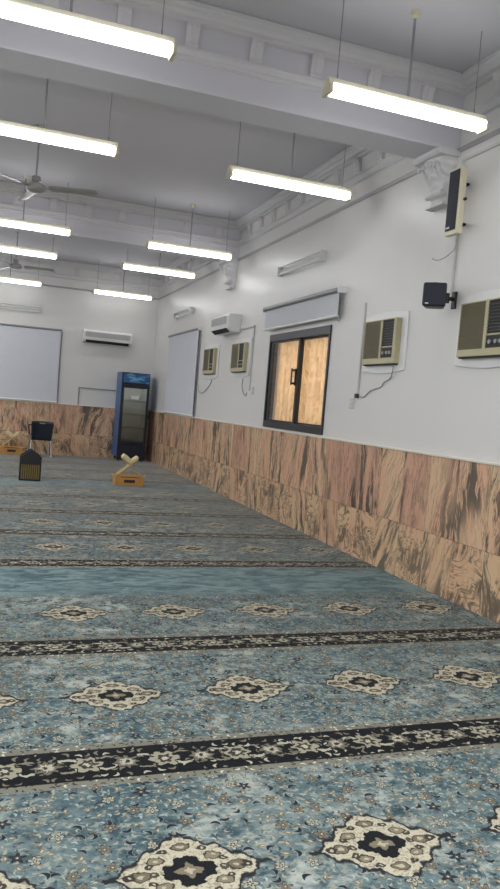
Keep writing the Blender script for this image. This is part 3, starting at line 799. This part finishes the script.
# ------------------------------------------------------------------ book stands on their boxes
def box_and_stand(x, y, which, rz=0):
    lb = ['wooden box with a dark slot on the carpet before the fridge', 'wooden box at the left edge against the far wall'][which]
    t = thing('wooden_box', lb, 'box', (x, y, 0), rz)
    w, d, H, th = .225, .16, .155, .014
    b_ = MB(); b_.box((-w,-d,.001),(w,d,.012)); b_.box((-w,-d,.012),(w,-d+th,H)); b_.box((-w,d-th,.012),(w,d,H)); b_.box((-w,-d+th,.012),(-w+th,d-th,H)); b_.box((w-th,-d+th,.012),(w,d-th,H))
    b_.build('body', M['wood'], t, bevel=.003)
    l_ = MB(); l_.box((-w+.02,-d+.02,H-.012),(w-.02,d-.02,H+.004)); l_.build('lid', M['wood'], t, bevel=.003)
    s_ = MB(); s_.box((-.085,-d-.004,.055),(.085,-d-.0005,.10)); s_.build('front_slot', M['black'], t, bevel=.002)
    s_ = MB(); s_.box((-.14,-d-.003,.136),(.14,-d-.0005,.147)); s_.build('lid_gap', M['black'], t)
    for sg in (-1, 1):
        h_ = MB().hexa([(sg*w,-.03,.12),(sg*(w+.045),-.03,.165),(sg*(w+.045),.03,.165),(sg*w,.03,.12),(sg*w,-.03,.138),(sg*(w+.04),-.03,.18),(sg*(w+.04),.03,.18),(sg*w,.03,.138)])
        h_.build('side_handle', M['pale_wood'], t)
    zb = H+.0045
    lb = ['folding wooden book stand on the box before the fridge', 'folding wooden book stand on the box at the left edge'][which]
    st = thing('book_stand', lb, 'book stand', (x, y, zb), rz)
    # two interlocking boards in an X seen from the front
    def board(sg, yoff):
        a0 = (-sg*.195, .010); a1 = (sg*.125, .270)
        dx, dz = a1[0]-a0[0], a1[1]-a0[1]; L = math.hypot(dx, dz); nx, nz = -dz/L*.007, dx/L*.007
        mb = MB()
        for y0, y1, t0, t1 in ((-.11,.11,.52,1.0),(yoff-.05,yoff-.003,0,.52),(yoff+.06,yoff+.107,0,.52)):
            p0 = (a0[0]+dx*t0, a0[1]+dz*t0); p1 = (a0[0]+dx*t1, a0[1]+dz*t1)
            mb.prism([(p0[0]-nx,p0[1]-nz),(p1[0]-nx,p1[1]-nz),(p1[0]+nx,p1[1]+nz),(p0[0]+nx,p0[1]+nz)], 'y', y0, y1)
        return mb.build('board', M['pale_wood'], st, bevel=.002)
    board(1, -.053); board(-1, 0.0)
    lb = ['open cream book resting on the stand before the fridge', 'open cream book resting on the stand at the left edge'][which]
    bk = thing('open_book', lb, 'book', (x, y, zb+.165), rz)
    for sg, T_ in ((-1, .066), (1, .030)):
        a0 = (sg*.006, .0235); a1 = (sg*.130, .1245)
        dx, dz = a1[0]-a0[0], a1[1]-a0[1]; L = math.hypot(dx, dz); ux, uz = dx/L, dz/L; nx, nz = -uz*sg, ux*sg
        if nz < 0: nx, nz = -nx, -nz
        q = lambda tt, hh: (a0[0]+dx*tt+nx*hh, a0[1]+dz*tt+nz*hh)
        MB().prism([q(0,.004),q(1,.004),q(1,.004+T_*.85),q(.7,.004+T_),q(.3,.004+T_),q(0,.004+T_*.6)], 'y', -.09, .09).build('pages', M['paper'], bk)
        MB().prism([q(-.02,-.0005),q(1.04,-.0005),q(1.04,.0035),q(-.02,.0035)], 'y', -.096, .096).build('cover', M['pale_wood'], bk)
box_and_stand(2.23, 11.76, 0, math.radians(-3))
box_and_stand(.60, 16.45, 1)

# ------------------------------------------------------------------ house-shaped stand
t = thing('slatted_stand', 'dark house shaped stand with pointed top and slatted front, on the carpet', 'stand', (.725, 11.86, 0))
w, d = .158, .10
out = [(-w,.001),(w,.001),(w,.375),(w*.55,.425),(0,.485),(-w*.55,.425),(-w,.375)]
MB().prism(out, 'y', d-.02, d).build('back_board', M['black'], t, bevel=.004)
fr = MB(); fr.box((-w,-d,.001),(-w+.018,d-.0205,.375)); fr.box((w-.018,-d,.001),(w,d-.0205,.375)); fr.box((-w+.018,-d,.001),(w-.018,d-.0205,.025))
fr.build('frame', M['black'], t, bevel=.003)
MB().prism([(-w+.0185,.25),(w-.0185,.25),(w-.0185,.376),(w*.55,.42),(0,.478),(-w*.55,.42),(-w+.0185,.376)], 'y', -d+.004, -d+.02).build('gable_board', M['black'], t, bevel=.003)
MB().box((-w+.0185,-d+.025,.026),(w-.0185,-d+.03,.249)).build('inner_panel', M['black'], t)
for k in range(9):
    xx = -w+.024 + k*.0312
    MB().box((xx,-d+.005,.026),(xx+.019,-d+.0245,.249)).build('slat', M['slat'], t)

# ------------------------------------------------------------------ chair
t = thing('armchair', 'navy plastic chair with metal legs against the far wall', 'chair', (1.165, 16.20, .006), PI)
# seat, backrest are curved shells
rows = []
for j in range(9):
    v = j/8; yy = -.22 + .42*v
    rows.append([(xx*(.235 - .02*v), yy, .435 + .018*abs(xx)**2.2 - .012*math.sin(PI*v) - (.02 if j == 0 else 0)) for xx in [k/6-1 for k in range(13)]])
MB().grid(rows).build('seat', M['navy'], t, smooth=True, solid=.016)
rows = []
for j in range(9):
    v = j/8; zz = .345 + .40*v
    rows.append([(xx*(.20+.022*v), .205 + .07*v - .045*abs(xx)**2*(-1) - .045, zz - .012*(1-xx*xx)*v*(-1) - .012*v) for xx in [k/6-1 for k in range(13)]])
bk = MB().grid(rows).build('backrest', M['navy'], t, smooth=True, solid=.016)
MB().box((-.055,.243,.690),(.055,.256,.712)).build('hand_slot', M['grey_metal'], bk, bevel=.003)
for sg in (-1, 1):
    MB().tube(spline([(sg*.20,.20,.66),(sg*.235,.12,.655),(sg*.25,-.02,.645),(sg*.25,-.14,.635),(sg*.245,-.18,.60),(sg*.235,-.16,.50),(sg*.225,-.15,.445)], 5), .016, 8).build('armrest', M['navy'], t, smooth=True)
    MB().tube([(sg*.20,-.17,.425),(sg*.225,-.215,.0005)], .0125, 10).build('leg', M['chrome'], t, smooth=True)
    MB().tube([(sg*.19,.17,.425),(sg*.215,.25,.0005)], .0125, 10).build('leg', M['chrome'], t, smooth=True)
    MB().tube([(sg*.20,-.18,.415),(sg*.195,.18,.415)], .011, 8).build('seat_rail', M['chrome'], t, smooth=True)
    MB().tube([(sg*.19,.17,.425),(sg*.195,.19,.50)], .011, 8).build('back_support', M['chrome'], t, smooth=True)

# ------------------------------------------------------------------ camera, world, view
R = Matrix(((0.93910958,-0.05965841,-0.33839928),(-0.33383166,0.07495466,-0.93964792),(0.0814225,0.99540076,0.05047477)))
R = Matrix(((R[0][0],R[0][1],R[0][2]),(R[1][0],R[1][1],R[1][2]),(R[2][0],R[2][1],R[2][2])))
cam = bpy.data.cameras.new('camera'); co = bpy.data.objects.new('camera', cam); COL.objects.link(co)
co.matrix_world = Matrix.Translation((0, 0, 1.4)) @ R.to_4x4()
cam.sensor_fit = 'VERTICAL'; cam.sensor_height = 36; cam.sensor_width = 24; cam.lens = 745.905/889*36
cam.clip_start = .02; cam.clip_end = 100
sc.camera = co
wd = bpy.data.worlds.new('world'); wd.use_nodes = True; sc.world = wd
wd.node_tree.nodes['Background'].inputs[0].default_value = (.7,.8,1,1); wd.node_tree.nodes['Background'].inputs[1].default_value = .5
sc.view_settings.view_transform = 'Standard'; sc.view_settings.look = 'None'
sc.view_settings.exposure = 0.80; sc.view_settings.gamma = 1.0; sc.view_settings.use_curve_mapping = False
sc.cycles.use_denoising = True
sc.cycles.max_bounces = 10; sc.cycles.diffuse_bounces = 6
